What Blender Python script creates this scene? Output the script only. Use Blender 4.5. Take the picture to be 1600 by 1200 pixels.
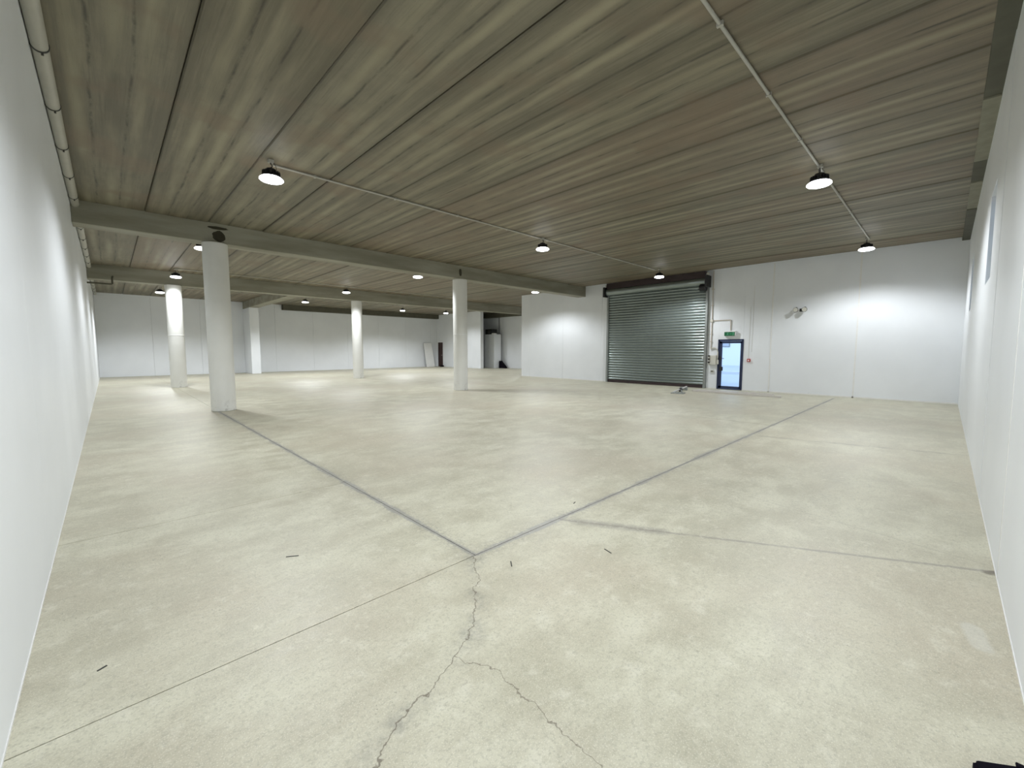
import bpy, bmesh, math, random
from mathutils import Vector, Matrix
random.seed(7)
S = bpy.context.scene
COL = S.collection
for o in list(bpy.data.objects):
    bpy.data.objects.remove(o)

# ------------------------------------------------------------------ camera
EYE = 1.6
cam_d = bpy.data.cameras.new('camera')
cam_d.sensor_width = 36.0
cam_d.lens = 36.0 * 652.5 / 1600.0
cam_d.clip_start = 0.02
cam_d.clip_end = 400
cam = bpy.data.objects.new('camera', cam_d)
COL.objects.link(cam)
F = Vector((0.6924715, 0.71665894, -0.08296499))
R = Vector((0.71916186, -0.69484247, 0.00041015))
U = R.cross(F)
cam.matrix_world = Matrix(((R.x, U.x, -F.x, 0), (R.y, U.y, -F.y, 0), (R.z, U.z, -F.z, EYE), (0, 0, 0, 1)))
S.camera = cam

# ------------------------------------------------------------------ sky, exposure
world = bpy.data.worlds.new('sky')
S.world = world
world.use_nodes = True
wn = world.node_tree.nodes
wl = world.node_tree.links
wn.clear()
w_out = wn.new('ShaderNodeOutputWorld')
w_bg = wn.new('ShaderNodeBackground')
w_bg.inputs['Color'].default_value = (0.60, 0.76, 1.0, 1)
w_bg.inputs['Strength'].default_value = 1.6
wl.new(w_bg.outputs[0], w_out.inputs[0])
S.view_settings.view_transform = 'Standard'
S.view_settings.look = 'None'
S.view_settings.gamma = 1.0
S.view_settings.use_curve_mapping = False
S.view_settings.exposure = 0.44
LAMP_W = 330.0

# ------------------------------------------------------------------ helpers
def link(o, parent=None):
    COL.objects.link(o)
    if parent is not None:
        o.parent = parent
    return o

def tag(o, label=None, cat=None, group=None, kind=None):
    if label: o['label'] = label
    if cat: o['category'] = cat
    if group: o['group'] = group
    if kind: o['kind'] = kind
    return o

def empty(name, loc=(0, 0, 0), rz=0.0):
    o = bpy.data.objects.new(name, None)
    o.location = loc
    o.rotation_euler = (0, 0, rz)
    o.empty_display_size = 0.1
    return link(o)

def build(name, bm, mat, parent=None, loc=(0, 0, 0), smooth=False, rot=None):
    me = bpy.data.meshes.new(name)
    bmesh.ops.recalc_face_normals(bm, faces=bm.faces[:])
    bm.to_mesh(me)
    bm.free()
    me.materials.append(mat)
    if smooth:
        for p in me.polygons: p.use_smooth = True
        me.set_sharp_from_angle(angle=math.radians(40))
    o = bpy.data.objects.new(name, me)
    o.location = loc
    if rot: o.rotation_euler = rot
    return link(o, parent)

def bx(bm, x0, x1, y0, y1, z0, z1, bev=0.0):
    r = bmesh.ops.create_cube(bm, size=1.0)
    vs = r['verts']
    for v in vs:
        v.co = Vector(((x0 + x1) / 2 + v.co.x * (x1 - x0), (y0 + y1) / 2 + v.co.y * (y1 - y0), (z0 + z1) / 2 + v.co.z * (z1 - z0)))
    if bev > 0:
        es = list({e for v in vs for e in v.link_edges})
        bmesh.ops.bevel(bm, geom=es, offset=bev, segments=2, affect='EDGES', profile=0.5)
    return bm

def box(name, x0, x1, y0, y1, z0, z1, mat, parent=None, bev=0.0):
    return build(name, bx(bmesh.new(), x0, x1, y0, y1, z0, z1, bev), mat, parent)

def lathe(bm, prof, seg=32, c=(0, 0, 0), axis='Z', cap=True):
    rings = []
    for (r, z) in prof:
        ring = []
        for i in range(seg):
            a = 2 * math.pi * i / seg
            if axis == 'Z': p = (r * math.cos(a), r * math.sin(a), z)
            elif axis == 'Y': p = (r * math.cos(a), z, r * math.sin(a))
            else: p = (z, r * math.cos(a), r * math.sin(a))
            ring.append(bm.verts.new((p[0] + c[0], p[1] + c[1], p[2] + c[2])))
        rings.append(ring)
    for a, b in zip(rings, rings[1:]):
        for i in range(seg):
            bm.faces.new((a[i], a[(i + 1) % seg], b[(i + 1) % seg], b[i]))
    if cap:
        bm.faces.new(rings[0]); bm.faces.new(rings[-1])
    return bm

def tube(bm, pts, r, seg=10):
    pts = [Vector(p) for p in pts]
    rings = []
    n = len(pts)
    up = None
    for i, p in enumerate(pts):
        d = (pts[min(i + 1, n - 1)] - pts[max(i - 1, 0)]).normalized()
        if up is None:
            up = Vector((0, 0, 1)) if abs(d.z) < 0.9 else Vector((1, 0, 0))
        s = d.cross(up).normalized()
        t = s.cross(d).normalized()
        up = t
        rings.append([bm.verts.new(p + (s * math.cos(2 * math.pi * k / seg) + t * math.sin(2 * math.pi * k / seg)) * r) for k in range(seg)])
    for a, b in zip(rings, rings[1:]):
        for k in range(seg):
            bm.faces.new((a[k], a[(k + 1) % seg], b[(k + 1) % seg], b[k]))
    bm.faces.new(rings[0]); bm.faces.new(rings[-1])
    return bm

def copy_tree(o, parent=None):
    c = o.copy()
    COL.objects.link(c)
    c.parent = parent
    for ch in list(o.children):
        copy_tree(ch, c)
    return c

# ------------------------------------------------------------------ materials
class NT:
    def __init__(self, name):
        self.m = bpy.data.materials.new(name)
        self.m.use_nodes = True
        self.t = self.m.node_tree
        self.t.nodes.clear()
        self.out = self.t.nodes.new('ShaderNodeOutputMaterial')
        self.b = self.t.nodes.new('ShaderNodeBsdfPrincipled')
        self.t.links.new(self.b.outputs[0], self.out.inputs[0])
    def n(self, typ, **kw):
        x = self.t.nodes.new(typ)
        for k, v in kw.items(): setattr(x, k, v)
        return x
    def l(self, a, b):
        self.t.links.new(a, b)
    def put(self, sock, v):
        if hasattr(v, 'is_output') or isinstance(v, bpy.types.NodeSocket): self.l(v, sock)
        else: sock.default_value = v
    def math(self, op, a, b=None, c=None, clamp=False):
        x = self.n('ShaderNodeMath', operation=op, use_clamp=clamp)
        self.put(x.inputs[0], a)
        if b is not None: self.put(x.inputs[1], b)
        if c is not None: self.put(x.inputs[2], c)
        return x.outputs[0]
    def vmath(self, op, a, b=None, scale=None):
        x = self.n('ShaderNodeVectorMath', operation=op)
        self.put(x.inputs[0], a)
        if b is not None: self.put(x.inputs[1], b)
        if scale is not None: self.put(x.inputs['Scale'], scale)
        return x.outputs['Value'] if op in ('LENGTH', 'DOT_PRODUCT', 'DISTANCE') else x.outputs[0]
    def noise(self, vec, scale, detail=4.0, rough=0.55, col=False):
        x = self.n('ShaderNodeTexNoise')
        self.l(vec, x.inputs['Vector'])
        x.inputs['Scale'].default_value = scale
        x.inputs['Detail'].default_value = detail
        x.inputs['Roughness'].default_value = rough
        return x.outputs['Color'] if col else x.outputs['Fac']
    def mapping(self, vec, scale=(1, 1, 1), loc=None):
        x = self.n('ShaderNodeMapping')
        self.l(vec, x.inputs['Vector'])
        x.inputs['Scale'].default_value = scale
        if loc is not None: self.put(x.inputs['Location'], loc)
        return x.outputs[0]
    def ramp(self, fac, a, b, lo=0.0, hi=1.0):
        x = self.n('ShaderNodeMapRange', interpolation_type='SMOOTHSTEP')
        self.put(x.inputs['Value'], fac)
        x.inputs['From Min'].default_value = a
        x.inputs['From Max'].default_value = b
        x.inputs['To Min'].default_value = lo
        x.inputs['To Max'].default_value = hi
        return x.outputs[0]
    def mix(self, fac, a, b, mode='MIX'):
        x = self.n('ShaderNodeMix', data_type='RGBA', blend_type=mode)
        self.put(x.inputs[0], fac)
        self.put(x.inputs[6], a)
        self.put(x.inputs[7], b)
        return x.outputs[2]
    def bump(self, h, strength=0.3, dist=0.01):
        x = self.n('ShaderNodeBump')
        x.inputs['Strength'].default_value = strength
        x.inputs['Distance'].default_value = dist
        self.l(h, x.inputs['Height'])
        self.l(x.outputs[0], self.b.inputs['Normal'])
    def pos(self):
        return self.n('ShaderNodeNewGeometry').outputs['Position']
    def objc(self):
        return self.n('ShaderNodeTexCoord').outputs['Object']

def rgba(c): return (c[0], c[1], c[2], 1.0)

def simple(name, c, rough=0.5, metal=0.0, var=0.08, scale=12.0, spec=0.5):
    t = NT(name)
    f = t.noise(t.objc(), scale, 3.0)
    d = [max(0, x * (1 - var)) for x in c]
    e = [min(1, x * (1 + var)) for x in c]
    t.l(t.mix(f, rgba(d), rgba(e)), t.b.inputs['Base Color'])
    t.b.inputs['Roughness'].default_value = rough
    t.b.inputs['Metallic'].default_value = metal
    t.b.inputs['Specular IOR Level'].default_value = spec
    return t.m

def emit_mat(name, c, s):
    t = NT(name)
    t.b.inputs['Base Color'].default_value = rgba((0.9, 0.9, 0.9))
    t.b.inputs['Emission Color'].default_value = rgba(c)
    t.b.inputs['Emission Strength'].default_value = s
    return t.m

def mat_wall():
    t = NT('white_wall_paint')
    p = t.pos()
    n1 = t.noise(p, 0.7, 4.0)
    n2 = t.noise(p, 9.0, 5.0)
    c = t.mix(t.ramp(n1, 0.3, 0.7), rgba((0.79, 0.815, 0.84)), rgba((0.83, 0.855, 0.88)))
    scuff = t.ramp(n2, 0.68, 0.80, 0.0, 0.25)
    z = t.n('ShaderNodeSeparateXYZ'); t.l(p, z.inputs[0])
    low = t.math('MULTIPLY', scuff, t.ramp(z.outputs[2], 0.0, 1.6, 1.0, 0.15))
    c = t.mix(low, c, rgba((0.52, 0.52, 0.49)))
    t.l(c, t.b.inputs['Base Color'])
    t.b.inputs['Roughness'].default_value = 0.42
    t.b.inputs['Specular IOR Level'].default_value = 0.35
    t.bump(t.noise(p, 2.2, 2.0), 0.12, 0.02)
    return t.m

def mat_column():
    t = NT('column_white_paint')
    p = t.objc()
    n1 = t.noise(p, 3.0, 4.0)
    c = t.mix(n1, rgba((0.70, 0.70, 0.66)), rgba((0.78, 0.78, 0.75)))
    z = t.n('ShaderNodeSeparateXYZ'); t.l(p, z.inputs[0])
    dirt = t.math('MULTIPLY', t.ramp(t.noise(p, 12.0, 5.0), 0.5, 0.7), t.ramp(z.outputs[2], 0.0, 0.5, 0.5, 0.0))
    c = t.mix(dirt, c, rgba((0.35, 0.35, 0.32)))
    t.l(c, t.b.inputs['Base Color'])
    t.b.inputs['Roughness'].default_value = 0.5
    return t.m

def mat_plank():
    # precast plank soffit: long streaks, board lines, pitted dark edges; +-0.59 wide in local x
    t = NT('precast_concrete_plank')
    oc = t.objc()
    info = t.n('ShaderNodeObjectInfo')
    rnd = info.outputs['Random']
    off = t.n('ShaderNodeCombineXYZ')
    t.l(t.math('MULTIPLY', rnd, 37.0), off.inputs[0]); t.l(t.math('MULTIPLY', rnd, 91.0), off.inputs[1])
    pv = t.vmath('ADD', oc, off.outputs[0])
    sx = t.n('ShaderNodeSeparateXYZ'); t.l(oc, sx.inputs[0])
    x = sx.outputs[0]
    wob = t.math('MULTIPLY', t.math('SUBTRACT', t.noise(t.mapping(pv, (0.6, 0.5, 1)), 1.0, 3.0), 0.5), 0.10)
    xw = t.math('ADD', x, wob)
    streak = t.noise(t.mapping(pv, (4.5, 0.25, 1)), 1.0, 6.0, 0.68)
    streak2 = t.noise(t.mapping(pv, (26.0, 0.8, 1)), 1.0, 4.0, 0.65)
    mott = t.noise(pv, 2.3, 5.0, 0.6)
    fine = t.noise(pv, 38.0, 4.0, 0.7)
    base = t.mix(t.ramp(streak, 0.32, 0.68), rgba((0.165, 0.150, 0.112)), rgba((0.315, 0.290, 0.228)))
    # tint per plank : brownish, greenish, greyer
    w = t.n('ShaderNodeTexWhiteNoise', noise_dimensions='1D')
    t.l(t.math('MULTIPLY', rnd, 11.3), w.inputs['W'])
    base = t.mix(t.ramp(w.outputs[0], 0.45, 0.8, 0.0, 0.65), base, rgba((0.275, 0.215, 0.165)))
    base = t.mix(t.ramp(rnd, 0.7, 0.95, 0.0, 0.35), base, rgba((0.34, 0.33, 0.285)))
    base = t.mix(t.ramp(mott, 0.35, 0.7, 0.0, 0.35), base, rgba((0.165, 0.150, 0.115)))
    base = t.mix(t.ramp(streak2, 0.48, 0.75, 0.0, 0.45), base, rgba((0.10, 0.095, 0.068)))
    # pale laitance bands beside the board lines
    def band(c, wd):
        return t.ramp(t.math('ABSOLUTE', t.math('SUBTRACT', xw, c)), 0.0, wd, 1.0, 0.0)
    pale = t.math('MAXIMUM', band(-0.30, 0.11), t.math('MAXIMUM', band(0.03, 0.12), band(0.29, 0.10)))
    pf = t.math('MULTIPLY', pale, t.ramp(t.noise(t.mapping(pv, (2.0, 0.3, 1)), 1.0, 3.0), 0.35, 0.65, 0.0, 0.75))
    base = t.mix(pf, base, rgba((0.46, 0.43, 0.33)))
    # dark ragged board lines
    dark = t.math('MAXIMUM', band(-0.18, 0.030), band(0.17, 0.026))
    dk = t.math('MULTIPLY', dark, t.ramp(t.noise(t.mapping(pv, (6.0, 1.6, 1)), 1.0, 5.0, 0.7), 0.40, 0.62, 0.0, 0.85))
    base = t.mix(dk, base, rgba((0.055, 0.052, 0.034)))
    edge = t.ramp(t.math('ABSOLUTE', x), 0.50, 0.592, 0.0, 0.55)
    base = t.mix(t.math('MULTIPLY', edge, t.ramp(streak, 0.3, 0.6)), base, rgba((0.075, 0.072, 0.052)))
    base = t.mix(t.ramp(fine, 0.62, 0.72, 0.0, 0.55), base, rgba((0.07, 0.067, 0.048)))
    # rusty / damp patches
    ru = t.ramp(t.noise(t.pos(), 0.9, 3.0), 0.52, 0.68, 0.0, 0.5)
    base = t.mix(ru, base, rgba((0.25, 0.185, 0.135)))
    base = t.mix(1.0, base, rgba((0.70, 0.68, 0.59)), 'MULTIPLY')
    t.l(base, t.b.inputs['Base Color'])
    t.b.inputs['Roughness'].default_value = 0.55
    t.b.inputs['Specular IOR Level'].default_value = 0.5
    t.bump(t.noise(t.mapping(pv, (24.0, 1.0, 1)), 1.0, 3.0, 0.7), 0.5, 0.006)
    return t.m

def mat_beam():
    t = NT('cast_concrete_beam')
    p = t.pos()
    n1 = t.noise(t.mapping(p, (0.5, 2, 3)), 1.0, 5.0)
    fine = t.noise(p, 25.0, 4.0, 0.7)
    c = t.mix(t.ramp(n1, 0.3, 0.7), rgba((0.22, 0.21, 0.155)), rgba((0.32, 0.31, 0.245)))
    c = t.mix(t.ramp(fine, 0.6, 0.75, 0.0, 0.4), c, rgba((0.2, 0.19, 0.15)))
    t.l(c, t.b.inputs['Base Color'])
    t.b.inputs['Roughness'].default_value = 0.7
    t.bump(fine, 0.3, 0.005)
    return t.m

def mat_floor():
    t = NT('power_floated_concrete')
    p = t.pos()
    flat = t.mapping(p, (1, 1, 0))
    wig = t.vmath('SUBTRACT', t.noise(flat, 6.0, 3.0, 0.7, col=True), (0.5, 0.5, 0.5))
    wig2 = t.vmath('SUBTRACT', t.noise(flat, 26.0, 2.0, 0.7, col=True), (0.5, 0.5, 0.5))
    wig_s = t.vmath('ADD', t.vmath('MULTIPLY', wig, (0.12, 0.12, 0.0)), t.vmath('MULTIPLY', wig2, (0.035, 0.035, 0.0)))
    pc = t.vmath('ADD', flat, wig_s)
    wig_t = t.vmath('MULTIPLY', wig, (0.025, 0.025, 0.0))
    pt = t.vmath('ADD', flat, wig_t)
    big = t.noise(flat, 0.45, 4.0, 0.55)
    mid = t.noise(t.mapping(flat, (1.0, 1.6, 1)), 1.7, 6.0, 0.62)
    med = t.noise(flat, 6.5, 6.0, 0.68)
    fine = t.noise(flat, 60.0, 2.0, 0.7)
    grit = t.noise(flat, 170.0, 0.0, 0.6)
    c = t.mix(t.ramp(mid, 0.33, 0.67), rgba((0.49, 0.48, 0.39)), rgba((0.64, 0.64, 0.54)))
    c = t.mix(t.ramp(big, 0.42, 0.66, 0.0, 0.65), c, rgba((0.50, 0.46, 0.375)))
    c = t.mix(t.ramp(t.noise(t.mapping(flat, (1.0, 1.0, 1), (7.0, 3.0, 0.0)), 0.8, 5.0, 0.6), 0.52, 0.68, 0.0, 0.5), c, rgba((0.46, 0.45, 0.37)))
    c = t.mix(t.ramp(med, 0.52, 0.70, 0.0, 0.55), c, rgba((0.70, 0.70, 0.62)))
    c = t.mix(t.ramp(med, 0.47, 0.28, 0.0, 0.35), c, rgba((0.42, 0.415, 0.345)))
    c = t.mix(t.ramp(fine, 0.50, 0.66, 0.0, 0.42), c, rgba((0.36, 0.36, 0.30)))
    c = t.mix(t.ramp(grit, 0.40, 0.28, 0.0, 0.40), c, rgba((0.80, 0.80, 0.73)))
    # exposed aggregate pits, only where the surface is worn
    vor = t.n('ShaderNodeTexVoronoi'); t.l(flat, vor.inputs['Vector']); vor.inputs['Scale'].default_value = 55.0
    pit = t.math('MULTIPLY', t.ramp(vor.outputs['Distance'], 0.16, 0.30, 1.0, 0.0), t.ramp(t.noise(flat, 1.9, 4.0, 0.6), 0.52, 0.66))
    pit = t.math('MULTIPLY', pit, t.ramp(t.noise(flat, 23.0, 2.0), 0.50, 0.58))
    c = t.mix(t.math('MULTIPLY', pit, 0.7), c, rgba((0.20, 0.20, 0.17)))
    def seg(v, a, b):
        a = Vector((a[0], a[1], 0)); b = Vector((b[0], b[1], 0)); d = b - a
        pa = t.vmath('SUBTRACT', v, tuple(a))
        k = t.math('MULTIPLY', t.vmath('DOT_PRODUCT', pa, tuple(d)), 1.0 / d.length_squared, clamp=True)
        q = t.n('ShaderNodeVectorMath', operation='SCALE'); q.inputs[0].default_value = tuple(d); t.l(k, q.inputs['Scale'])
        return t.vmath('LENGTH', t.vmath('SUBTRACT', pa, q.outputs[0]))
    def poly(v, pts):
        r = None
        for a, b in zip(pts, pts[1:]):
            s = seg(v, a, b)
            r = s if r is None else t.math('MINIMUM', r, s)
        return r
    patchy = t.ramp(t.noise(flat, 3.0, 5.0, 0.75), 0.38, 0.58, 0.12, 1.0)
    # thick grey sealed joints
    ja = seg(pt, (1.972, 2.46), (1.972, 13.0))
    jb = seg(pt, (1.99, 2.452), (17.0, 2.452))
    j = t.math('MINIMUM', ja, jb)
    jw = t.math('MULTIPLY', j, t.ramp(t.noise(flat, 1.3, 5.0, 0.7), 0.35, 0.62, 1.5, 0.65))
    core = t.math('MULTIPLY', t.ramp(jw, 0.018, 0.044, 0.80, 0.0), t.ramp(t.noise(flat, 9.0, 4.0, 0.7), 0.3, 0.5, 0.55, 1.0))
    c = t.mix(core, c, rgba((0.33, 0.335, 0.345)))
    halo = t.math('MULTIPLY', t.ramp(j, 0.0, 0.17, 0.50, 0.0), t.ramp(t.noise(flat, 30.0, 3.0, 0.7), 0.40, 0.60, 0.1, 1.0))
    halo = t.math('MULTIPLY', halo, patchy)
    c = t.mix(halo, c, rgba((0.26, 0.26, 0.24)))
    # long dark smear towards the right wall: broad and soft at first, then a thin line
    sm = seg(pt, (2.98, 2.43), (4.52, -0.36))
    c = t.mix(t.math('MULTIPLY', t.ramp(sm, 0.0, 0.030, 0.60, 0.0), t.ramp(t.noise(flat, 3.0, 3.0, 0.75), 0.30, 0.5, 0.5, 1.0)), c, rgba((0.24, 0.225, 0.225)))
    smb = seg(pt, (3.06, 2.28), (3.42, 1.64))
    c = t.mix(t.math('MULTIPLY', t.ramp(smb, 0.02, 0.11, 0.60, 0.0), t.ramp(t.noise(flat, 14.0, 4.0, 0.7), 0.3, 0.55, 0.4, 1.0)), c, rgba((0.28, 0.27, 0.25)))
    smc = seg(pt, (4.95, 1.4), (4.62, -0.3))
    c = t.mix(t.ramp(smc, 0.0, 0.010, 0.40, 0.0), c, rgba((0.28, 0.27, 0.24)))
    sm2 = seg(pt, (8.6, 2.3), (9.25, -0.3))
    c = t.mix(t.math('MULTIPLY', t.ramp(sm2, 0.0, 0.10, 0.45, 0.0), patchy), c, rgba((0.25, 0.24, 0.21)))
    # cracks
    cr1 = poly(pc, [(1.96, 2.44), (1.79, 2.21), (1.60, 1.98), (1.42, 1.80), (1.28, 1.70), (1.19, 1.67), (0.99, 1.585), (0.87, 1.56), (0.71, 1.48), (0.50, 1.37)])
    cr2 = poly(pc, [(1.22, 1.68), (1.26, 1.60), (1.31, 1.48), (1.29, 1.21), (1.29, 1.03), (1.27, 0.84), (1.22, 0.5)])
    st = t.math('MULTIPLY', t.ramp(cr1, 0.0, 0.13, 0.55, 0.0), t.ramp(t.noise(flat, 4.0, 4.0), 0.42, 0.62, 0.1, 1.0))
    st = t.math('MULTIPLY', st, t.ramp(t.noise(flat, 22.0, 4.0, 0.75), 0.38, 0.58, 0.25, 1.0))
    c = t.mix(st, c, rgba((0.25, 0.25, 0.235)))
    ck = t.math('MAXIMUM', t.ramp(cr1, 0.0015, 0.0050, 0.80, 0.0), t.ramp(cr2, 0.001, 0.0040, 0.70, 0.0))
    c = t.mix(ck, c, rgba((0.15, 0.13, 0.10)))
    # stain where the smear meets the wall, pale spill patch, crisp fine mottling
    c = t.mix(t.ramp(seg(pt, (4.46, -0.31), (4.50, -0.345)), 0.01, 0.05, 0.75, 0.0), c, rgba((0.12, 0.10, 0.08)))
    c = t.mix(t.ramp(seg(pt, (3.50, -0.20), (3.30, -0.23)), 0.03, 0.06, 0.45, 0.0), c, rgba((0.66, 0.68, 0.66)))
    sp = t.noise(flat, 20.0, 5.0, 0.8)
    c = t.mix(t.ramp(sp, 0.54, 0.66, 0.0, 0.38), c, rgba((0.72, 0.72, 0.63)))
    c = t.mix(t.ramp(sp, 0.46, 0.36, 0.0, 0.34), c, rgba((0.35, 0.34, 0.28)))
    c = t.mix(1.0, c, rgba((0.93, 0.90, 0.84)), 'MULTIPLY')
    t.l(c, t.b.inputs['Base Color'])
    rg = t.math('ADD', t.ramp(mid, 0.3, 0.7, 0.42, 0.52), t.ramp(med, 0.4, 0.7, 0.0, 0.10))
    t.l(rg, t.b.inputs['Roughness'])
    t.b.inputs['Specular IOR Level'].default_value = 0.5
    t.bump(t.noise(flat, 14.0, 3.0, 0.7), 0.15, 0.005)
    return t.m

def mat_glass():
    t = NT('clear_glass')
    t.b.inputs['Base Color'].default_value = (0.95, 0.98, 1, 1)
    t.b.inputs['Roughness'].default_value = 0.02
    t.b.inputs['IOR'].default_value = 1.45
    t.b.inputs['Transmission Weight'].default_value = 1.0
    # thin pane: straight-through glass plus a faint reflection, so daylight passes
    tr = t.n('ShaderNodeBsdfTransparent'); tr.inputs[0].default_value = (0.93, 0.97, 1, 1)
    gl = t.n('ShaderNodeBsdfGlossy'); gl.inputs['Roughness'].default_value = 0.03
    mx = t.n('ShaderNodeMixShader')
    fr = t.n('ShaderNodeFresnel'); fr.inputs[0].default_value = 1.45
    t.l(fr.outputs[0], mx.inputs[0]); t.l(tr.outputs[0], mx.inputs[1]); t.l(gl.outputs[0], mx.inputs[2])
    t.l(mx.outputs[0], t.out.inputs[0])
    return t.m

M = dict(
    wall=mat_wall(), column=mat_column(), plank=mat_plank(), beam=mat_beam(), floor=mat_floor(), glass=mat_glass(),
    filler=simple('joint_sealant', (0.24, 0.24, 0.245), 0.9),
    slab=simple('raw_concrete', (0.16, 0.155, 0.12), 0.9),
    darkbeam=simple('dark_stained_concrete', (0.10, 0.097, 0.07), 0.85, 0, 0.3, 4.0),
    ledge=simple('ledge_dark', (0.10, 0.10, 0.075), 0.85, 0, 0.3, 4.0),
    ledge_pale=simple('ledge_pale', (0.24, 0.235, 0.18), 0.8, 0, 0.3, 6.0),
    pipe=simple('grey_pvc_pipe', (0.40, 0.39, 0.335), 0.45, 0, 0.12, 5.0),
    black=simple('black_metal', (0.012, 0.012, 0.014), 0.5),
    blackplastic=simple('black_plastic', (0.004, 0.003, 0.007), 0.9, spec=0.1),
    clamp=simple('dark_wire', (0.05, 0.05, 0.045), 0.6),
    conduit=simple('galvanised_conduit', (0.42, 0.41, 0.36), 0.5, 0.1),
    wconduit=simple('cream_pvc_conduit', (0.58, 0.53, 0.46), 0.5),
    steel=simple('roller_slat_steel', (0.27, 0.31, 0.30), 0.30, 0.7, 0.1, 3.0),
    rail=simple('rail_steel', (0.30, 0.32, 0.31), 0.45, 0.6),
    drum=simple('drum_brown_black', (0.035, 0.022, 0.022), 0.7),
    frame=simple('blue_black_aluminium', (0.018, 0.028, 0.075), 0.4),
    green=simple('exit_green', (0.0, 0.12, 0.045), 0.5),
    white=simple('white_plastic', (0.8, 0.8, 0.78), 0.4),
    cream=simple('cream_plastic', (0.62, 0.61, 0.54), 0.5),
    red=simple('red_plastic', (0.45, 0.03, 0.03), 0.4),
    palegreen=simple('pale_green_print', (0.08, 0.32, 0.17), 0.5),
    hollow=simple('hollow_dark', (0.045, 0.040, 0.025), 0.95, 0, 0.4, 9.0),
    alu=simple('bare_aluminium', (0.66, 0.63, 0.60), 0.4, 0.25),
    brown=simple('dark_brown_door', (0.055, 0.028, 0.026), 0.6),
    outwall=simple('outside_white_render', (0.85, 0.87, 0.88), 0.8),
    pave=simple('outside_pale_paving', (0.50, 0.54, 0.60), 0.8, 0, 0.1, 0.6),
    kerb=simple('outside_pale_kerb', (0.75, 0.77, 0.78), 0.8),
    lens=emit_mat('lit_lens', (0.95, 0.97, 1.0), 8.0),
)

# ------------------------------------------------------------------ setting: dimensions (metres, floor at 0)
XL, YR = -0.385, -0.345
XD, YE = 17.75, 17.55          # door wall plane and the end of that wall
YF = 33.06                     # far wall
XJ = 22.2                      # side wall beyond the door wall
XK = 24.5
HC = 4.746                     # soffit of the planks
TOP = 5.15

# floor: sealant bed with slabs set in it
fb = bx(bmesh.new(), XL - 0.3, XD + 0.14, YR - 0.3, YF + 0.3, -0.2, -0.012)
bx(fb, XD + 0.14, XK + 0.3, YE - 0.3, YF + 0.3, -0.2, -0.012)
floor = tag(build('floor', fb, M['filler']), 'mottled grey-green polished concrete floor with sealed joints and cracks', kind='structure')
g = 0.003
def slab(x0, x1, y0, y1):
    o = box('slab', x0 + g, x1 - g, y0 + g, y1 - g, -0.012, 0.0, M['floor'], floor)
    return o
slab(XL, XD, YR, 2.452)
slab(XL, 1.972, 2.452, 4.93)
slab(XL, 1.972, 4.93, 13.15)
xs = [1.972, 10.0, XD]
ys = [2.452, 13.15, 22.45, YF]
for i in range(2):
    slab(xs[i], xs[i + 1], ys[0], ys[1])
for jy in (1, 2):
    for x0, x1 in ((XL, 1.972), (1.972, 10.0), (10.0, XK)):
        if jy == 1 and x1 == XK:
            slab(10.0, XD, ys[1], YE + 0.1); slab(10.0, XK, YE + 0.1, ys[2])
        else:
            slab(x0, x1, ys[jy], ys[jy + 1])

# ceiling: slab with precast planks hung under it, bay by bay
fb = bx(bmesh.new(), XL - 0.3, XD + 0.14, YR - 0.3, YF + 0.3, HC + 0.16, TOP + 0.2)
bx(fb, XD + 0.14, XK + 0.3, YE - 0.3, YF + 0.3, HC + 0.16, TOP + 0.2)
ceiling = tag(build('ceiling', fb, M['slab']), 'exposed concrete ceiling of long precast planks', kind='structure')
def plank_mesh(L, wd=1.181):
    bm = bmesh.new()
    hw = wd / 2
    ch = 0.016
    prof = [(-hw, 0.16), (-hw, ch), (-hw + ch, 0), (hw - ch, 0), (hw, ch), (hw, 0.16)]
    a = [bm.verts.new((x, -L / 2, z)) for x, z in prof]
    b = [bm.verts.new((x, L / 2, z)) for x, z in prof]
    n = len(prof)
    for i in range(n):
        bm.faces.new((a[i], a[(i + 1) % n], b[(i + 1) % n], b[i]))
    bm.faces.new(a); bm.faces.new(b)
    bmesh.ops.recalc_face_normals(bm, faces=bm.faces[:])
    me = bpy.data.meshes.new('plank')
    bm.to_mesh(me); bm.free()
    me.materials.append(M['plank'])
    return me
JX = [0.80 + 1.19 * k for k in range(-1, 21)]
def lay_planks(y0, y1, xmin, xmax):
    L = y1 - y0
    me = plank_mesh(L)
    for k in range(len(JX) - 1):
        cx = (JX[k] + JX[k + 1]) / 2
        if cx < xmin - 0.6 or cx > xmax + 0.3: continue
        o = bpy.data.objects.new('plank', me)
        o.location = (cx, (y0 + y1) / 2, HC + random.uniform(-0.006, 0.010))
        link(o, ceiling)
lay_planks(-0.14, 13.19, XL, XD)
lay_planks(13.21, 22.44, XL, XK)
lay_planks(22.46, YF, XL, XK)

# walls
W = M['wall']
def wall(name, label): 
    o = empty(name)
    return tag(o, label, kind='structure')
def wpanel(par, x0, x1, y0, y1, z0, z1, name='panel'):
    return build(name, bx(bmesh.new(), x0, x1, y0, y1, z0, z1, 0.004), W, par)

wl_ = tag(box('wall_left', XL - 0.35, XL - 0.04, YR - 0.3, YF + 0.3, 0, TOP, M['slab']), 'long white panelled wall along the left', kind='structure')
for k in range(14):
    y0 = YR - 0.04 + k * 2.4
    y1 = min(y0 + 2.397, YF)
    wpanel(wl_, XL - 0.05, XL, y0, y1, 0, HC + 0.1)

wr = tag(box('wall_right', XL - 0.3, 4.35, YR - 0.35, YR - 0.05, 0, TOP, W), 'white wall close on the right with two slot windows', kind='structure')
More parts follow.
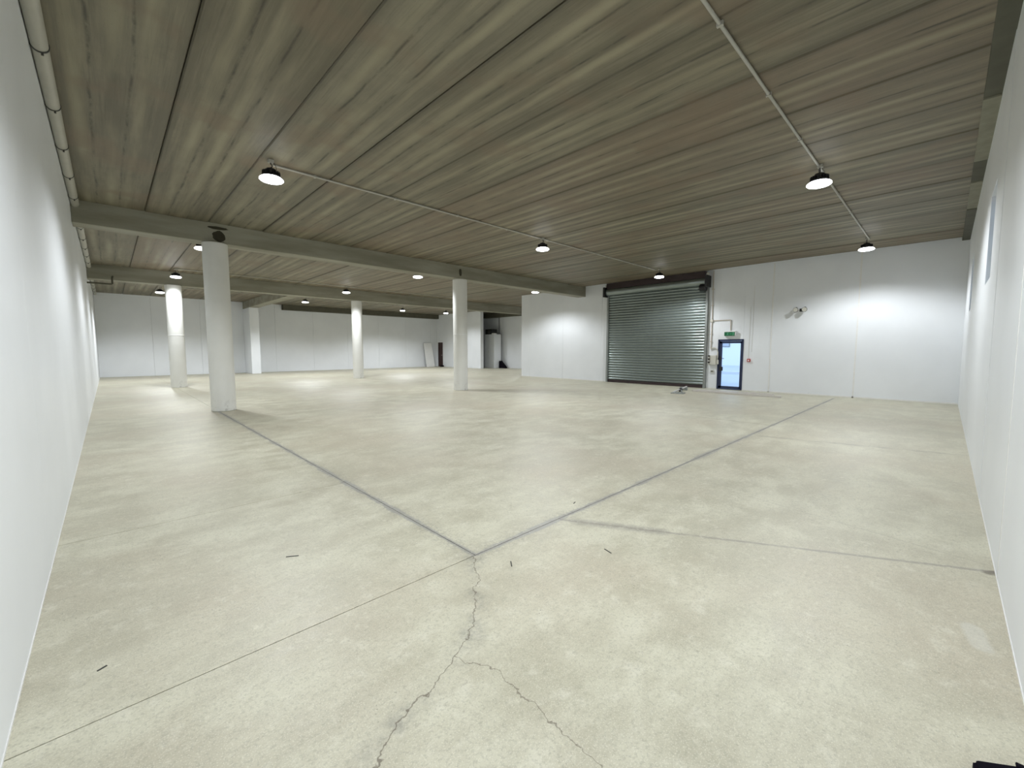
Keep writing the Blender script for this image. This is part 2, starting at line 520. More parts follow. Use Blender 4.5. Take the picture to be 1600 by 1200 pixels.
# right wall panels with two window openings
wins = [(7.72, 8.66, 2.47, 3.64), (13.45, 14.35, 2.47, 3.66)]
def rwall_piece(x0, x1, z0=0.0, z1=TOP, dy=0.0):
    if x0 > 6.6: dy = 0.003
    bm = bx(bmesh.new(), x0 + 0.0015, x1 - 0.0015, YR - 0.22, YR + dy, z0, z1, 0.0015)
    for v in bm.verts: v.co.y += 0.045 * v.co.z / 4.7      # panels lean in a little towards the top
    build('panel', bm, W, wr)
rwall_piece(XL, 1.95); rwall_piece(1.95, 4.36); rwall_piece(4.36, 6.62)
bm = bx(bmesh.new(), 4.345, 4.375, YR, YR + 0.002, 0, HC, 0.002)
for v in bm.verts: v.co.y += 0.045 * v.co.z / 4.7
build('joint_bead', bm, M['white'], wr)
rwall_piece(6.62, 7.72); rwall_piece(7.72, 8.66, 0, 2.47); rwall_piece(7.72, 8.66, 3.64, TOP)
rwall_piece(8.66, 11.1); rwall_piece(11.1, 13.45)
rwall_piece(13.45, 14.35, 0, 2.47); rwall_piece(13.45, 14.35, 3.66, TOP); rwall_piece(14.35, XD + 0.1)
# fix: backing only behind the blank panels near the camera
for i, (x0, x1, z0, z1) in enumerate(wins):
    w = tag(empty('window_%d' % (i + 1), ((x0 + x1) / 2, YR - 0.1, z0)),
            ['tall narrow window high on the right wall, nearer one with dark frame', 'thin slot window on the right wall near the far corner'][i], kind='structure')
    bm = bmesh.new()
    t_ = 0.045
    X0, X1 = x0 - (x0 + x1) / 2, x1 - (x0 + x1) / 2
    hh = z1 - z0
    for (a, b, c, d) in ((X0, X0 + t_, 0, hh), (X1 - t_, X1, 0, hh), (X0, X1, 0, t_), (X0, X1, hh - t_, hh), (X0, X1, hh * 0.62, hh * 0.62 + 0.03)):
        bx(bm, a, b, -0.115, -0.055, c, d)
    build('window_frame', bm, M['frame'], w)
    build('reveal_reflection', bx(bmesh.new(), X1 - 0.012, X1 - 0.002, -0.055, 0.075, 0.0, hh * 0.42), M['rail'], w)  # grey strip standing in for a reflection on the lower far jamb
    build('reveal_head', bx(bmesh.new(), X0, X1, -0.055, 0.075, hh - 0.05, hh - 0.002), M['black'], w)
    build('pane', bx(bmesh.new(), X0 + t_, X1 - t_, -0.092, -0.086, t_, hh - t_), M['glass'], w)

# door wall (seen beyond the floor): panels, roller opening, glass door opening
wd_ = wall('wall_door_side', 'white insulated-panel wall holding the roller door and the glass exit door')
RY0, RY1, RZ = 6.86, 11.54, 4.25       # roller opening
GY0, GY1, GZ = 5.47, 6.37, 1.975       # glass door opening
pj = [YR, 2.06, 4.53, 7.0, 9.47, 11.94, 14.41, 16.88, YE]
def dpanel(y0, y1, z0=0.0, z1=HC + 0.15, a=True):
    wpanel(wd_, XD, XD + 0.14, y0, y1, z0, z1)
e = 0.003
dpanel(pj[0] - 0.1, pj[1] - e); dpanel(pj[1] + e, pj[2] - e)
dpanel(pj[2] + e, GY0); dpanel(GY0, GY1, GZ); dpanel(GY1, RY0)
dpanel(RY0, 9.47 - e, RZ); dpanel(9.47 + e, RY1, RZ)
dpanel(RY1, pj[5] - e); dpanel(pj[5] + e, pj[6] - e); dpanel(pj[6] + e, pj[7] - e); dpanel(pj[7] + e, YE)
# narrow raised cover strips on the two joints that show pale lines
for yy in (pj[1], pj[2]):
    box('cover_strip', XD - 0.012, XD, yy - 0.02, yy + 0.02, 0, HC, M['white'], wd_)

# rest of the shell
wf = tag(box('wall_far', XL - 0.3, XJ + 0.1, YF + 0.05, YF + 0.35, 0, TOP, M['slab']), 'white far wall behind the columns', kind='structure')
fj = [XL, 2.0, 4.36, 6.72, 8.64, 11.2, 13.8, 16.42, 18.95, 21.5, XJ]
for a, b in zip(fj, fj[1:]):
    wpanel(wf, a + 0.003, b - 0.003, YF, YF + 0.06, 0, HC + 0.1)
DY0, DY1, DZ = 32.15, 32.85, 2.22
wj = wall('wall_back_right', 'white side wall in the far corner with a narrow dark doorway')
wpanel(wj, XJ, XJ + 0.3, 26.7, DY0, 0, TOP); wpanel(wj, XJ, XJ + 0.3, DY0, DY1, DZ, TOP); wpanel(wj, XJ, XJ + 0.3, DY1, YF + 0.3, 0, TOP)
wk = tag(box('wall_recess', XK, XK + 0.3, YE - 0.4, 27.0, 0, TOP, W), 'shaded white wall at the back of the far recess', kind='structure')
box('return_panel', XJ + 0.28, XK + 0.3, 26.7 + 3.1, 30.1, 0, TOP, W, wk)
box('return_panel', XK, XK + 0.3, 26.9, 30.0, 0, TOP, W, wk)
ws = tag(box('wall_behind_door_side', XD + 0.14, XK + 0.3, YE - 0.3, YE, 0, TOP, W), 'white wall closing the recess behind the roller door wall', kind='structure')

# base bead along the door wall and left wall
for nm, args, lb in (('baseboard_left', (XL, XL + 0.004, YR, YF, 0, 0.012), 'thin white skirting bead along the left wall'),
                     ('baseboard_right', (XL, XD, YR, YR + 0.004, 0, 0.010), 'thin white skirting bead along the right wall')):
    tag(box(nm, *args, M['white']), lb, kind='structure')
bb = tag(empty('baseboard_door_side'), 'thin white skirting bead along the door wall', kind='structure')
for y0, y1 in ((YR, GY0 - 0.02), (GY1 + 0.02, RY0 - 0.05), (RY1 + 0.05, YE)):
    box('bead', XD - 0.012, XD, y0, y1, 0, 0.04, M['white'], bb)

# ------------------------------------------------------------------ outside seen through the glass door
og = tag(box('pavement', XD + 0.15, 120, -25, 60, -0.35, -0.06, M['pave']), 'pale blue-grey paving outside the glass door', kind='structure')
ok = tag(box('kerb', 30, 30.4, -5, 40, -0.06, 0.12, M['kerb']), 'pale kerb line across the paving outside', 'kerb')
ob = tag(empty('white_building', (46, 12, -0.06)), 'white building across the paving seen through the glass door', 'building')
box('wall', 0, 8, -22, 22, 0, 9, M['outwall'], ob)
for k in range(5):
    fr_ = box('window', -0.05, 0.05, -16.4 + k * 6.6, -15.4 + k * 6.6, 1.9, 3.1, M['rail'], ob)
    box('pane', -0.07, -0.05, -16.3 + k * 6.6, -15.5 + k * 6.6, 2.0, 3.0, M['pave'], fr_)

# ------------------------------------------------------------------ beams
BZ = 4.27
def beam(name, lab, *a, mat='beam'):
    return tag(box(name, *a, M[mat], None, 0.012), lab, 'beam')
b1 = beam('concrete_beam', 'long concrete ceiling beam over the two nearer columns', XL, XD + 0.0, 12.95, 13.44, BZ, HC + 0.05)
b2 = beam('concrete_beam', 'long concrete ceiling beam over the two farther columns', XL, XK, 22.2, 22.69, 4.215, HC + 0.05)
b3 = beam('concrete_beam', 'short concrete beam from the rear beam back to the wall pilaster', 6.72, 7.24, 22.69, YF, 4.28, HC + 0.05)
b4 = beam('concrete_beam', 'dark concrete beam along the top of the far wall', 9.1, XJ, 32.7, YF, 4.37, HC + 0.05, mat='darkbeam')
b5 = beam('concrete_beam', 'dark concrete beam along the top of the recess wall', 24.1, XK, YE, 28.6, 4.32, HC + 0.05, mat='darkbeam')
eb = tag(empty('edge_beam', (0, YR, HC)), 'uneven concrete ledge between ceiling planks and the right wall', 'beam')
for x0, x1, z, mt in ((XL, 8.1, -0.005, 'ledge'), (8.1, 10.6, -0.03, 'ledge_pale'), (10.6, 11.9, -0.01, 'ledge'), (11.9, 14.0, -0.03, 'ledge_pale'), (14.0, XD, -0.05, 'ledge')):
    box('ledge_block', x0, x1, 0.03, 0.205, z, 0.10, M[mt], eb, 0.008)
# broken-out pockets in the nearer beam above the columns
def pocket(x0, x1, z0, z1, par):
    bm = bmesh.new()
    n = 18
    cx, cz = (x0 + x1) / 2, (z0 + z1) / 2
    a = [bm.verts.new((cx + (x1 - x0) / 2 * math.cos(2 * math.pi * i / n) * random.uniform(0.85, 1.1), 12.945, cz + (z1 - z0) / 2 * math.sin(2 * math.pi * i / n) * random.uniform(0.85, 1.1))) for i in range(n)]
    b = [bm.verts.new((v.co.x, 12.96, v.co.z)) for v in a]
    bm.faces.new(a); bm.faces.new(b)
    for i in range(n): bm.faces.new((a[i], a[(i + 1) % n], b[(i + 1) % n], b[i]))
    o = build('pocket', bm, M['hollow'], par)
    o['label'] = 'rough dark knocked-out pocket'
    return o
pocket(2.06, 2.33, 4.29, 4.58, b1)
pocket(1.97, 2.40, 4.60, 4.68, b1)
pocket(9.72, 9.86, 4.36, 4.64, b1)

# pilaster on the far wall
tag(box('pilaster', 6.72, 7.24, 31.3, YF - 0.002, 0, 4.279, M['wall'], None, 0.01), 'square white pilaster standing against the far wall', 'pilaster')

# ------------------------------------------------------------------ columns
def column(x, y, h, lab, seam):
    r = 0.275
    o = build('round_column', lathe(bmesh.new(), [(r - 0.012, 0.0), (r, 0.012), (r, h - 0.012), (r - 0.012, h)], 56), M['column'], None, (x, y, 0), True)
    tag(o, lab, 'column', 'round white columns')
    if seam:
        build('seam_ring', lathe(bmesh.new(), [(r + 0.0005, seam), (r + 0.006, seam + 0.004), (r + 0.006, seam + 0.03), (r + 0.0005, seam + 0.034)], 56, cap=False), M['white'], o)
    return o
column(2.12, 13.08, BZ, 'widest round white column, nearest, at the left of the hall', None)
column(9.95, 13.2, BZ, 'round white column in the middle of the hall under the nearer beam', 2.15)
column(2.10, 22.3, 4.215, 'brightly lit round white column behind and left of the nearest column', 2.15)
column(9.93, 22.5, 4.215, 'brightly lit slim round column in the middle distance under the rear beam', None)

# ------------------------------------------------------------------ pipe along the left wall
pp = tag(empty('ceiling_pipe', (-0.315, 0, 4.655)), 'long grey drain pipe hung along the top of the left wall', 'pipe')
L0, L1 = -0.3, 33.0
build('pipe_body', tube(bmesh.new(), [(0, L0, 0), (0, L1, 0)], 0.066, 24), M['pipe'], pp, smooth=True)
y = 0.75
while y < 32.5:
    bm = lathe(bmesh.new(), [(0.0665, y - 0.012), (0.073, y - 0.010), (0.073, y + 0.010), (0.0665, y + 0.012)], 24, axis='Y', cap=False)
    bx(bm, -0.008, 0.008, y - 0.006, y + 0.006, 0.06, 0.10)
    bx(bm, 0.005, 0.025, y - 0.006, y + 0.006, -0.095, -0.066)
    build('clamp', bm, M['clamp'], pp)
    y += 1.445
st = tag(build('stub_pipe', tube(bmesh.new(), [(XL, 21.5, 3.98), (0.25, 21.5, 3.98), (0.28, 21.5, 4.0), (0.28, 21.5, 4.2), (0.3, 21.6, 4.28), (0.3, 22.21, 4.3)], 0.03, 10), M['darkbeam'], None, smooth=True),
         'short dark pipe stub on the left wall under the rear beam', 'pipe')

# ------------------------------------------------------------------ conduits on the ceiling
def conduit(name, lab, pts, r, mat, grp=None, saddles=()):
    o = build(name, tube(bmesh.new(), pts, r, 10), M[mat], None, smooth=True)
    tag(o, lab, 'conduit', grp)
    for (x, y_, z) in saddles:
        box('saddle', x - 0.015, x + 0.015, y_ - 0.03, y_ + 0.03, z - r - 0.004, HC, M['conduit'], o)
    return o
zc = HC - 0.02
for yy, x0, lab in ((1.70, 2.13, 'thin straight conduit on the ceiling leading to the lamps at the right'),
                    (8.16, 2.2, 'thin straight conduit on the ceiling linking the lamps at centre and left'),
                    (14.5, 2.1, 'thin conduit on the ceiling just behind the nearer beam'),
                    (21.1, 2.1, 'thin conduit on the ceiling just in front of the rear beam'),
                    (27.5, 2.1, 'thin conduit on the ceiling near the far wall')):
    conduit('ceiling_conduit', lab, [(x0, yy, zc), (15.75, yy, zc)], 0.018, 'conduit', 'ceiling conduits', [(x0 + 1.6 * k + 0.7, yy, zc) for k in range(int((15.0 - x0) / 1.6))])

# ------------------------------------------------------------------ lamps
ZL = 4.42
def make_lamp():
    r = empty('pendant_lamp')
    # body at local z: 0 = lens rim
    build('lens', lathe(bmesh.new(), [(0.03, -0.034), (0.11, -0.030), (0.165, -0.015), (0.182, 0.0), (0.178, 0.015), (0.155, 0.035)], 32, cap=True), M['lens'], r, smooth=True)
    bm = lathe(bmesh.new(), [(0.150, 0.035), (0.155, 0.038), (0.152, 0.055), (0.120, 0.080), (0.095, 0.10), (0.080, 0.155), (0.070, 0.175), (0.02, 0.180)], 32)
    for k in range(20):
        a = 2 * math.pi * k / 20
        m4 = Matrix.Rotation(a, 4, 'Z')
        r0 = bmesh.ops.create_cube(bm, size=1.0)['verts']
        for v in r0: v.co = m4 @ Vector((0.110 + v.co.x * 0.05, v.co.y * 0.005, 0.095 + v.co.z * 0.08))
    build('heat_sink', bm, M['black'], r, smooth=False)
    bm = tube(bmesh.new(), [(0, 0, 0.16), (0, 0, 0.20), (0.02, 0, 0.215), (0.02, 0, 0.24), (0, 0, 0.255), (0, 0, HC - ZL)], 0.008, 8)
    build('hook', bm, M['black'], r)
    bm = tube(bmesh.new(), [(0.04, 0, 0.15), (0.09, 0.02, 0.19), (0.08, 0.03, 0.26), (0.03, 0.02, HC - ZL)], 0.005, 6)
    build('cable', bm, M['black'], r)
    build('ceiling_box', bx(bmesh.new(), -0.04, 0.04, -0.04, 0.04, HC - ZL - 0.05, HC - ZL, 0.005), M['conduit'], r)
    return r
spots = [
    (2.14, 8.01, 'glowing high-bay lamp on the ceiling above and in front of the nearest column'),
    (9.05, 8.12, 'glowing high-bay lamp at the centre of the photo, in line with the left lamp'),
    (15.76, 7.99, 'glowing high-bay lamp hanging in front of the roller door drum'),
    (8.95, 1.68, 'largest glowing high-bay lamp at the right, on the right-hand conduit'),
    (15.64, 1.73, 'glowing high-bay lamp before the white wall at the far end of the right-hand conduit'),
    (2.13, 1.70, 'high-bay lamp on the ceiling just above the frame, lighting the foreground'),
    (2.09, 14.76, 'high-bay lamp half hidden behind the nearest column, behind the nearer beam'),
    (8.95, 14.60, 'glowing high-bay lamp behind the nearer beam, left of the middle column'),
    (15.50, 14.38, 'glowing high-bay lamp just before the left end of the door wall'),
    (2.11, 21.24, 'black-capped high-bay lamp in front of the brightly lit left column'),
    (8.79, 21.06, 'black-capped high-bay lamp beside the slim column in the middle distance'),
    (15.6, 21.0, 'high-bay lamp hidden behind the middle column, lighting the far recess'),
    (2.07, 27.59, 'small black-capped high-bay lamp before the far wall, leftmost of the far row'),
    (8.79, 27.11, 'small black-capped high-bay lamp before the far wall, right of the pilaster'),
    (15.82, 27.98, 'small black-capped high-bay lamp before the far wall, between slim and middle columns'),
    (19.4, 27.6, 'small dark high-bay lamp before the side wall, just left of the middle column'),
    (22.0, 21.0, 'added high-bay fill lamp over the far recess, unseen behind the end of the door wall'),  # added lamp without a visible source, brightens the cabinet corner
]
proto = make_lamp()
lamps = [proto] + [copy_tree(proto) for _ in spots[1:]]
for i, (x, y, lab) in enumerate(spots):
    o = lamps[i]
    o.location = (x, y, ZL)
    tag(o, lab, 'lamp', 'high-bay ceiling lamps')
    ld = bpy.data.lights.new('lamp_light', 'SPOT')
    ld.spot_size = math.radians(154); ld.spot_blend = 0.5
    ld.shadow_soft_size = 0.13
    ld.energy = LAMP_W * {15: 0.6, 16: 0.7, 5: 1.1, 0: 1.0, 12: 1.7, 13: 1.7, 14: 1.7, 2: 0.75, 3: 0.85, 4: 0.72, 8: 0.72}.get(i, 1.0)
    ld.color = (0.93, 0.965, 1.0)
    lo = bpy.data.objects.new('lamp_light', ld)
    lo.location = (0, 0, -0.19)
    link(lo, o)

# ------------------------------------------------------------------ roller door
rd = tag(empty('door_1', (XD, (RY0 + RY1) / 2, 0)), 'large grey-green steel roller shutter door, closed', kind='structure')
hwid = (RY1 - RY0) / 2
NS = 34
ZS0, ZS1 = 0.12, 4.20
pit_ = (ZS1 - ZS0) / NS
bm = bmesh.new()
prof = []
for k in range(9):
    a = k / 8
    prof.append((-0.050 - 0.034 * math.sin(math.pi * a) ** 0.8, a * pit_ * 0.90))
prof += [(-0.045, pit_ * 0.93), (-0.045, pit_)]
va = [bm.verts.new((x, -hwid + 0.03, z)) for x, z in prof]
vb = [bm.verts.new((x, hwid - 0.03, z)) for x, z in prof]
for i in range(len(prof) - 1): bm.faces.new((va[i], vb[i], vb[i + 1], va[i + 1]))
me = bpy.data.meshes.new('slat'); bm.to_mesh(me); bm.free(); me.materials.append(M['steel'])
for k in range(NS):
    o = bpy.data.objects.new('slat', me); o.location = (0, 0, ZS0 + k * pit_); link(o, rd)
build('backing_sheet', bx(bmesh.new(), 0.0, 0.02, -hwid, hwid, 0.0, RZ + 0.02), M['black'], rd)
build('bottom_bar', bx(bmesh.new(), -0.09, -0.03, -hwid + 0.03, hwid - 0.03, 0.0, 0.12, 0.006), M['drum'], rd)
for s in (-1, 1):
    bm = bmesh.new()
    bx(bm, -0.13, 0.0, s * hwid - 0.045, s * hwid + 0.045, 0, 4.22, 0.004)
    build('guide_rail', bm, M['rail'], rd)
build('lintel_roll', lathe(bmesh.new(), [(0.17, -hwid - 0.02), (0.17, hwid + 0.02)], 28, c=(-0.17, 0, 4.33), axis='Y'), M['steel'], rd, smooth=True)
build('drum_hood', bx(bmesh.new(), -0.30, 0.0, -hwid + 0.02, hwid - 0.02, 4.47, HC - 0.01, 0.01), M['drum'], rd)
for s, nm in ((-1, 'motor_bracket'), (1, 'end_bracket')):
    build(nm, bx(bmesh.new(), -0.42, 0.0, s * (hwid + 0.05) - 0.05, s * (hwid + 0.05) + 0.05, 4.10, 4.56, 0.01), M['black'], rd)
mo = build('motor', lathe(bmesh.new(), [(0.05, -0.02), (0.135, 0.0), (0.135, 0.24), (0.05, 0.26)], 24, c=(-0.28, -hwid - 0.02, 4.08), axis='Y'), M['black'], rd, smooth=True)
build('motor_cap', lathe(bmesh.new(), [(0.01, 0.0), (0.06, 0.005), (0.075, 0.03), (0.075, 0.09)], 20, c=(-0.2, -hwid - 0.09, 4.62), axis='Y'), M['cream'], rd, smooth=True)
build('motor_cap', lathe(bmesh.new(), [(0.01, 0.0), (0.06, 0.005), (0.06, 0.09)], 20, c=(-0.2, hwid - 0.02, 4.62), axis='Y'), M['cream'], rd, smooth=True)
build('bolt_handle', bx(bmesh.new(), -0.15, -0.10, -hwid + 0.06, -hwid + 0.10, 1.20, 1.32, 0.008), M['white'], rd)

# ------------------------------------------------------------------ glass door
gd = tag(empty('door_2', (XD, (GY0 + GY1) / 2, 0)), 'dark blue framed glass exit door with daylight beyond', kind='structure')
hw = (GY1 - GY0) / 2
bm = bmesh.new()
for a, b, c, d in ((-hw - 0.02, -hw + 0.03, 0, GZ + 0.02), (hw - 0.03, hw + 0.02, 0, GZ + 0.02), (-hw, hw, GZ - 0.05, GZ + 0.02), (-hw, hw, 0, 0.03)):
    bx(bm, -0.02, 0.10, a, b, c, d)
build('door_frame', bm, M['frame'], gd)
bm = bmesh.new()
for a, b, c, d in ((-hw + 0.035, -hw + 0.085, 0.04, GZ - 0.055), (hw - 0.135, hw - 0.035, 0.04, GZ - 0.055), (-hw + 0.035, hw - 0.035, GZ - 0.14, GZ - 0.055), (-hw + 0.035, hw - 0.035, 0.035, 0.13)):
    bx(bm, 0.0, 0.045, a, b, c, d)
leaf = build('door_leaf', bm, M['frame'], gd)
build('pane', bx(bmesh.new(), 0.018, 0.026, -hw + 0.08, hw - 0.13, 0.12, GZ - 0.13), M['glass'], gd)
bm = tube(bmesh.new(), [(-0.002, hw - 0.085, 1.24), (-0.06, hw - 0.085, 1.24), (-0.065, hw - 0.10, 1.24), (-0.065, hw - 0.24, 1.235)], 0.012, 8)
bx(bm, -0.012, 0.0, hw - 0.11, hw - 0.06, 1.16, 1.32, 0.003)
build('handle', bm, M['black'], leaf)
build('lock_box', bx(bmesh.new(), -0.03, 0.0, hw - 0.19, hw - 0.06, 0.74, 0.90, 0.005), M['black'], leaf)

# ------------------------------------------------------------------ fittings on the door wall
cw = conduit('wall_conduit', 'vertical cream conduit running down the wall right of the roller door', [(XD - 0.03, 6.66, HC), (XD - 0.03, 6.66, 1.60)], 0.020, 'wconduit', None)
for z in (4.0, 3.35, 2.2, 1.9): build('saddle', bx(bmesh.new(), XD - 0.055, XD, 6.62, 6.70, z, z + 0.03), M['wconduit'], cw)
build('junction_box', bx(bmesh.new(), XD - 0.07, XD, 6.61, 6.72, 2.70, 2.81, 0.008), M['cream'], cw)
ch_ = conduit('wall_conduit', 'cream conduit branching sideways and down to the exit sign', [(XD - 0.03, 6.61, 2.755), (XD - 0.03, 5.97, 2.755), (XD - 0.03, 5.945, 2.74), (XD - 0.03, 5.94, 2.71), (XD - 0.03, 5.94, 2.33)], 0.018, 'wconduit')
ex = tag(empty('exit_sign', (XD, 5.94, 2.13)), 'green exit sign box over the glass door', 'sign')
build('housing', bx(bmesh.new(), -0.13, 0.0, -0.21, 0.21, 0.0, 0.19, 0.01), M['white'], ex)
build('sign_face', bx(bmesh.new(), -0.136, -0.128, -0.19, 0.19, -0.005, 0.15, 0.002), M['green'], ex)
bm = bmesh.new()   # running figure, arrow and doorway
def plate(pts):
    vs = [bm.verts.new((-0.1375, -a, b)) for a, b in pts]; bm.faces.new(vs)
plate([(-0.055 + 0.012 * math.cos(t * math.pi / 5), 0.125 + 0.012 * math.sin(t * math.pi / 5)) for t in range(10)])
plate([(-0.075, 0.108), (-0.045, 0.112), (-0.055, 0.065), (-0.085, 0.062)])
plate([(-0.048, 0.11), (-0.02, 0.085), (-0.025, 0.078), (-0.052, 0.098)])
plate([(-0.075, 0.108), (-0.105, 0.09), (-0.1, 0.082), (-0.073, 0.096)])
plate([(-0.058, 0.068), (-0.035, 0.045), (-0.04, 0.018), (-0.05, 0.018), (-0.05, 0.04), (-0.072, 0.06)])
plate([(-0.078, 0.066), (-0.09, 0.035), (-0.12, 0.03), (-0.12, 0.022), (-0.082, 0.026), (-0.066, 0.06)])
plate([(0.0, 0.082), (0.06, 0.082), (0.06, 0.1), (0.09, 0.072), (0.06, 0.044), (0.06, 0.062), (0.0, 0.062)])
plate([(0.115, 0.015), (0.165, 0.015), (0.165, 0.135), (0.115, 0.135)])
o = build('pictogram', bm, M['palegreen'], ex)
o['label'] = 'pale running figure, arrow and doorway'

sw = tag(empty('door_control', (XD, 6.58, 1.0)), 'cream roller door control box with buttons and looped cable', 'switch')
build('control_box', bx(bmesh.new(), -0.12, 0.0, -0.16, 0.14, -0.03, 0.36, 0.015), M['cream'], sw)
build('cable_loop', tube(bmesh.new(), [(-0.04, 0.08, 0.60), (-0.04, 0.02, 0.66), (-0.04, -0.08, 0.66), (-0.04, -0.17, 0.60), (-0.04, -0.20, 0.48), (-0.04, -0.20, 0.30), (-0.04, -0.18, 0.15)], 0.022, 10), M['cream'], sw, smooth=True)
build('socket_box', bx(bmesh.new(), -0.07, 0.0, -0.24, -0.14, 0.0, 0.18, 0.01), M['cream'], sw)
for k, mt in enumerate(('black', 'black', 'clamp')):
    build('push_button', lathe(bmesh.new(), [(0.035, -0.17), (0.035, -0.11)], 16, c=(0, 0.10, 0.05 + 0.13 * k + 0.02), axis='X'), M[mt], sw, smooth=True)
build('lower_switch', bx(bmesh.new(), -0.05, 0.0, -0.07, 0.06, -0.34, -0.24, 0.008), M['cream'], sw)
build('rocker', bx(bmesh.new(), -0.058, -0.05, -0.05, 0.04, -0.31, -0.27, 0.002), M['clamp'], sw)

cp = tag(empty('fire_call_point', (XD, 5.24, 1.12)), 'small red fire alarm call point right of the glass door', 'alarm')
build('case', bx(bmesh.new(), -0.06, 0.0, -0.055, 0.055, 0.0, 0.115, 0.006), M['red'], cp)
build('press_plate', bx(bmesh.new(), -0.063, -0.058, -0.028, 0.028, 0.03, 0.08, 0.001), M['white'], cp)
conduit('wall_conduit', 'pair of thin white cables rising from the red call point', [(XD - 0.008, 5.26, 1.235), (XD - 0.008, 5.25, 3.2)], 0.008, 'white')
conduit('wall_conduit', 'thin white cable beside the one above the red call point', [(XD - 0.008, 5.16, 1.5), (XD - 0.008, 5.15, 4.0)], 0.008, 'white')

el = tag(empty('emergency_light', (XD, 3.62, 2.98)), 'small twin-headed emergency spotlight high on the white wall', 'light fitting')
build('bracket', bx(bmesh.new(), -0.10, 0.0, -0.05, 0.05, -0.05, 0.05, 0.008), M['black'], el)
for s in (-1, 1):
    bm = lathe(bmesh.new(), [(0.03, 0.03), (0.05, 0.0), (0.075, -0.10), (0.078, -0.115)], 20, c=(-0.16, s * 0.13, -0.0), axis='X')
    bm2 = tube(bm, [(-0.05, s * 0.03, 0.0), (-0.12, s * 0.11, 0.0)], 0.015, 8)
    h_ = build('lamp_head', bm2, M['cream'], el, smooth=True)
    build('rim', lathe(bmesh.new(), [(0.074, -0.118), (0.082, -0.118), (0.082, -0.10), (0.074, -0.10)], 20, c=(-0.16, s * 0.13, 0), axis='X', cap=False), M['black'], h_)
    bx_ = build('knuckle', bx(bmesh.new(), -0.19, -0.14, s * 0.13 - 0.02, s * 0.13 + 0.02, 0.05, 0.10, 0.004), M['black'], h_)

# ------------------------------------------------------------------ loose things on the floor
def bar(name, lab, a, b, wd, ht, mat, cat):
    a = Vector(a); b = Vector(b); d = b - a
    o = build(name, bx(bmesh.new(), 0, d.length, -wd / 2, wd / 2, 0, ht, 0.006), M[mat], None, a, rot=(0, 0, math.atan2(d.y, d.x)))
    return tag(o, lab, cat)
bar('metal_bar', 'long silver metal bar lying on the floor, nearer of the two', (15.95, 6.62, 0), (15.88, 3.68, 0), 0.08, 0.07, 'alu', 'bar')
bar('metal_bar', 'long pale metal bar lying on the floor, nearer the wall', (16.35, 6.6, 0), (16.55, 4.05, 0), 0.08, 0.06, 'alu', 'bar')
br = tag(empty('folded_bracket', (15.6, 6.9, 0), math.radians(12)), 'folded dark metal bracket lying on the floor before the roller door', 'bracket')
build('arm', tube(bmesh.new(), [(-0.95, -0.25, 0.03), (0.6, 0.15, 0.09)], 0.028, 8), M['rail'], br)
build('arm', tube(bmesh.new(), [(-0.75, 0.12, 0.03), (0.7, -0.05, 0.14)], 0.028, 8), M['alu'], br)
build('foot_plate', bx(bmesh.new(), -0.95, -0.55, -0.28, 0.16, 0.0, 0.03, 0.005), M['rail'], br)
build('hinge', bx(bmesh.new(), -0.08, 0.02, -0.05, 0.06, 0.0, 0.13, 0.01), M['black'], br)
build('hinge', bx(bmesh.new(), 0.58, 0.72, -0.1, 0.16, 0.0, 0.12, 0.01), M['rail'], br)

for (x, y_, a, L_, lab) in ((2.08, 2.16, 0.9, 0.075, 'tiny dark scrap on the floor just right of where the two sealed joints meet'),
                            (0.94, 3.42, 2.6, 0.09, 'thin dark sliver on the pale floor left of the sealed joint'),
                            (2.77, 1.77, 1.3, 0.08, 'tiny dark sliver on the floor below the long smear'),
                            (3.42, 2.60, 0.3, 0.05, 'tiny dark chip on the floor just beyond the right-hand sealed joint'),
                            (-0.11, 2.85, 0.5, 0.04, 'tiny black chip on the floor near the left wall')):
    o = build('floor_scrap', bx(bmesh.new(), -L_ / 2, L_ / 2, -0.004, 0.004, 0, 0.004, 0.001), M['clamp'], None, (x, y_, 0), rot=(0, 0, a))
    tag(o, lab, 'scrap')

# black object by the right wall at the bottom corner of the photo
bc = tag(empty('black_case', (2.15, -0.24, 0)), 'black plastic case on the floor by the right wall, cut by the frame', 'case')
bm = bmesh.new()
pr = [(0.135, 0.075), (0.235, -0.065), (-0.20, -0.085), (-0.26, 0.06)]
va = [bm.verts.new((a, b, 0.0)) for a, b in pr]; vb = [bm.verts.new((a, b, 0.05)) for a, b in pr]
bm.faces.new(va); bm.faces.new(vb)
for i in range(4): bm.faces.new((va[i], va[(i + 1) % 4], vb[(i + 1) % 4], vb[i]))
bmesh.ops.bevel(bm, geom=bm.edges[:], offset=0.012, segments=3, affect='EDGES')
build('case_body', bm, M['blackplastic'], bc)
build('latch', bx(bmesh.new(), 0.195, 0.220, -0.058, -0.035, 0.045, 0.056, 0.004), M['blackplastic'], bc)
build('handle', tube(bmesh.new(), [(-0.10, -0.02, 0.045), (-0.08, -0.02, 0.07), (0.06, -0.01, 0.07), (0.08, -0.01, 0.045)], 0.008, 8), M['blackplastic'], bc, smooth=True)

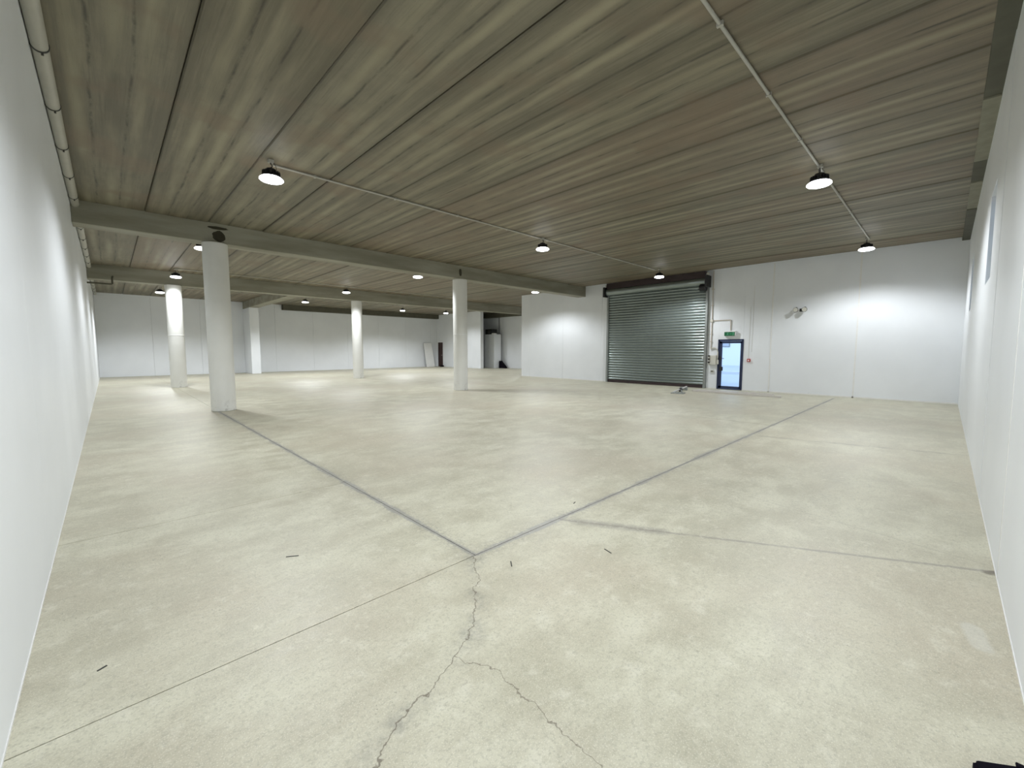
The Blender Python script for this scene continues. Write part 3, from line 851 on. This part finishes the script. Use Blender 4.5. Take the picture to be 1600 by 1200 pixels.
# ------------------------------------------------------------------ far corner
lp = build('leaning_panel', bx(bmesh.new(), -0.42, 0.42, -0.03, 0.03, 0, 2.2, 0.006), M['white'], None, (21.15, 32.55, 0.0), rot=(math.radians(-10), math.radians(-2), 0))
tag(lp, 'pale board leaning against the far wall left of the dark doorway', 'board')
dd = tag(empty('door_3', (XJ, (DY0 + DY1) / 2, 0)), 'narrow dark brown door in the far side wall', kind='structure')
build('door_leaf', bx(bmesh.new(), 0.02, 0.07, -0.34, 0.34, 0.0, DZ - 0.02, 0.004), M['brown'], dd)
bm = bmesh.new()
for a, b, c, d in ((-0.36, -0.32, 0, DZ), (0.32, 0.36, 0, DZ), (-0.36, 0.36, DZ - 0.04, DZ)): bx(bm, -0.01, 0.08, a, b, c, d)
build('door_frame', bm, M['brown'], dd)
build('handle', tube(bmesh.new(), [(0.02, -0.26, 1.05), (-0.04, -0.26, 1.05), (-0.04, -0.16, 1.05)], 0.012, 6), M['alu'], dd)
ds = tag(box('door_stop_wedge', 21.85, 22.1, 31.85, 32.05, 0, 0.14, M['blackplastic'], None, 0.02), 'small black item on the floor by the dark brown door', 'wedge')

cb = tag(empty('tall_cabinet', (23.75, 27.05, 0)), 'tall white cabinet standing in the far recess', 'cabinet')
build('body', bx(bmesh.new(), -0.30, 0.45, -0.65, 0.65, 0.0, 2.86, 0.01), M['wall'], cb)
for y0, y1 in ((-0.64, -0.005), (0.005, 0.64)):
    dr = build('door', bx(bmesh.new(), -0.325, -0.30, y0, y1, 0.05, 2.83, 0.004), M['wall'], cb)
    build('handle', bx(bmesh.new(), -0.345, -0.325, y0 + 0.05, y0 + 0.07, 1.3, 1.5), M['alu'], dr)
bk = tag(box('black_box', 23.5, 24.1, 26.78, 27.65, 2.862, 3.30, M['black'], None, 0.02), 'black equipment box on top of the tall white cabinet', 'box')
build('vent_panel', bx(bmesh.new(), 23.49, 23.502, 26.95, 27.3, 2.95, 3.2), M['clamp'], bk)
tag(box('white_carton', 23.46, 23.75, 26.45, 26.76, 2.862, 2.95, M['white'], None, 0.01), 'small white carton on the tall cabinet before the black box', 'box')
bm = bmesh.new()
pr = [(0, 0), (0, 0.62), (-0.1, 0.62), (-0.72, 0.08), (-0.72, 0)]
va = [bm.verts.new((0.0, y_, z)) for y_, z in pr]; vb = [bm.verts.new((0.25, y_, z)) for y_, z in pr]
bm.faces.new(va); bm.faces.new(vb)
for i in range(5): bm.faces.new((va[i], va[(i + 1) % 5], vb[(i + 1) % 5], vb[i]))
sk = build('black_trolley', bm, M['blackplastic'], None, (23.9, 26.3, 0))
tag(sk, 'low black wedge-shaped item beside the tall white cabinet', 'trolley')
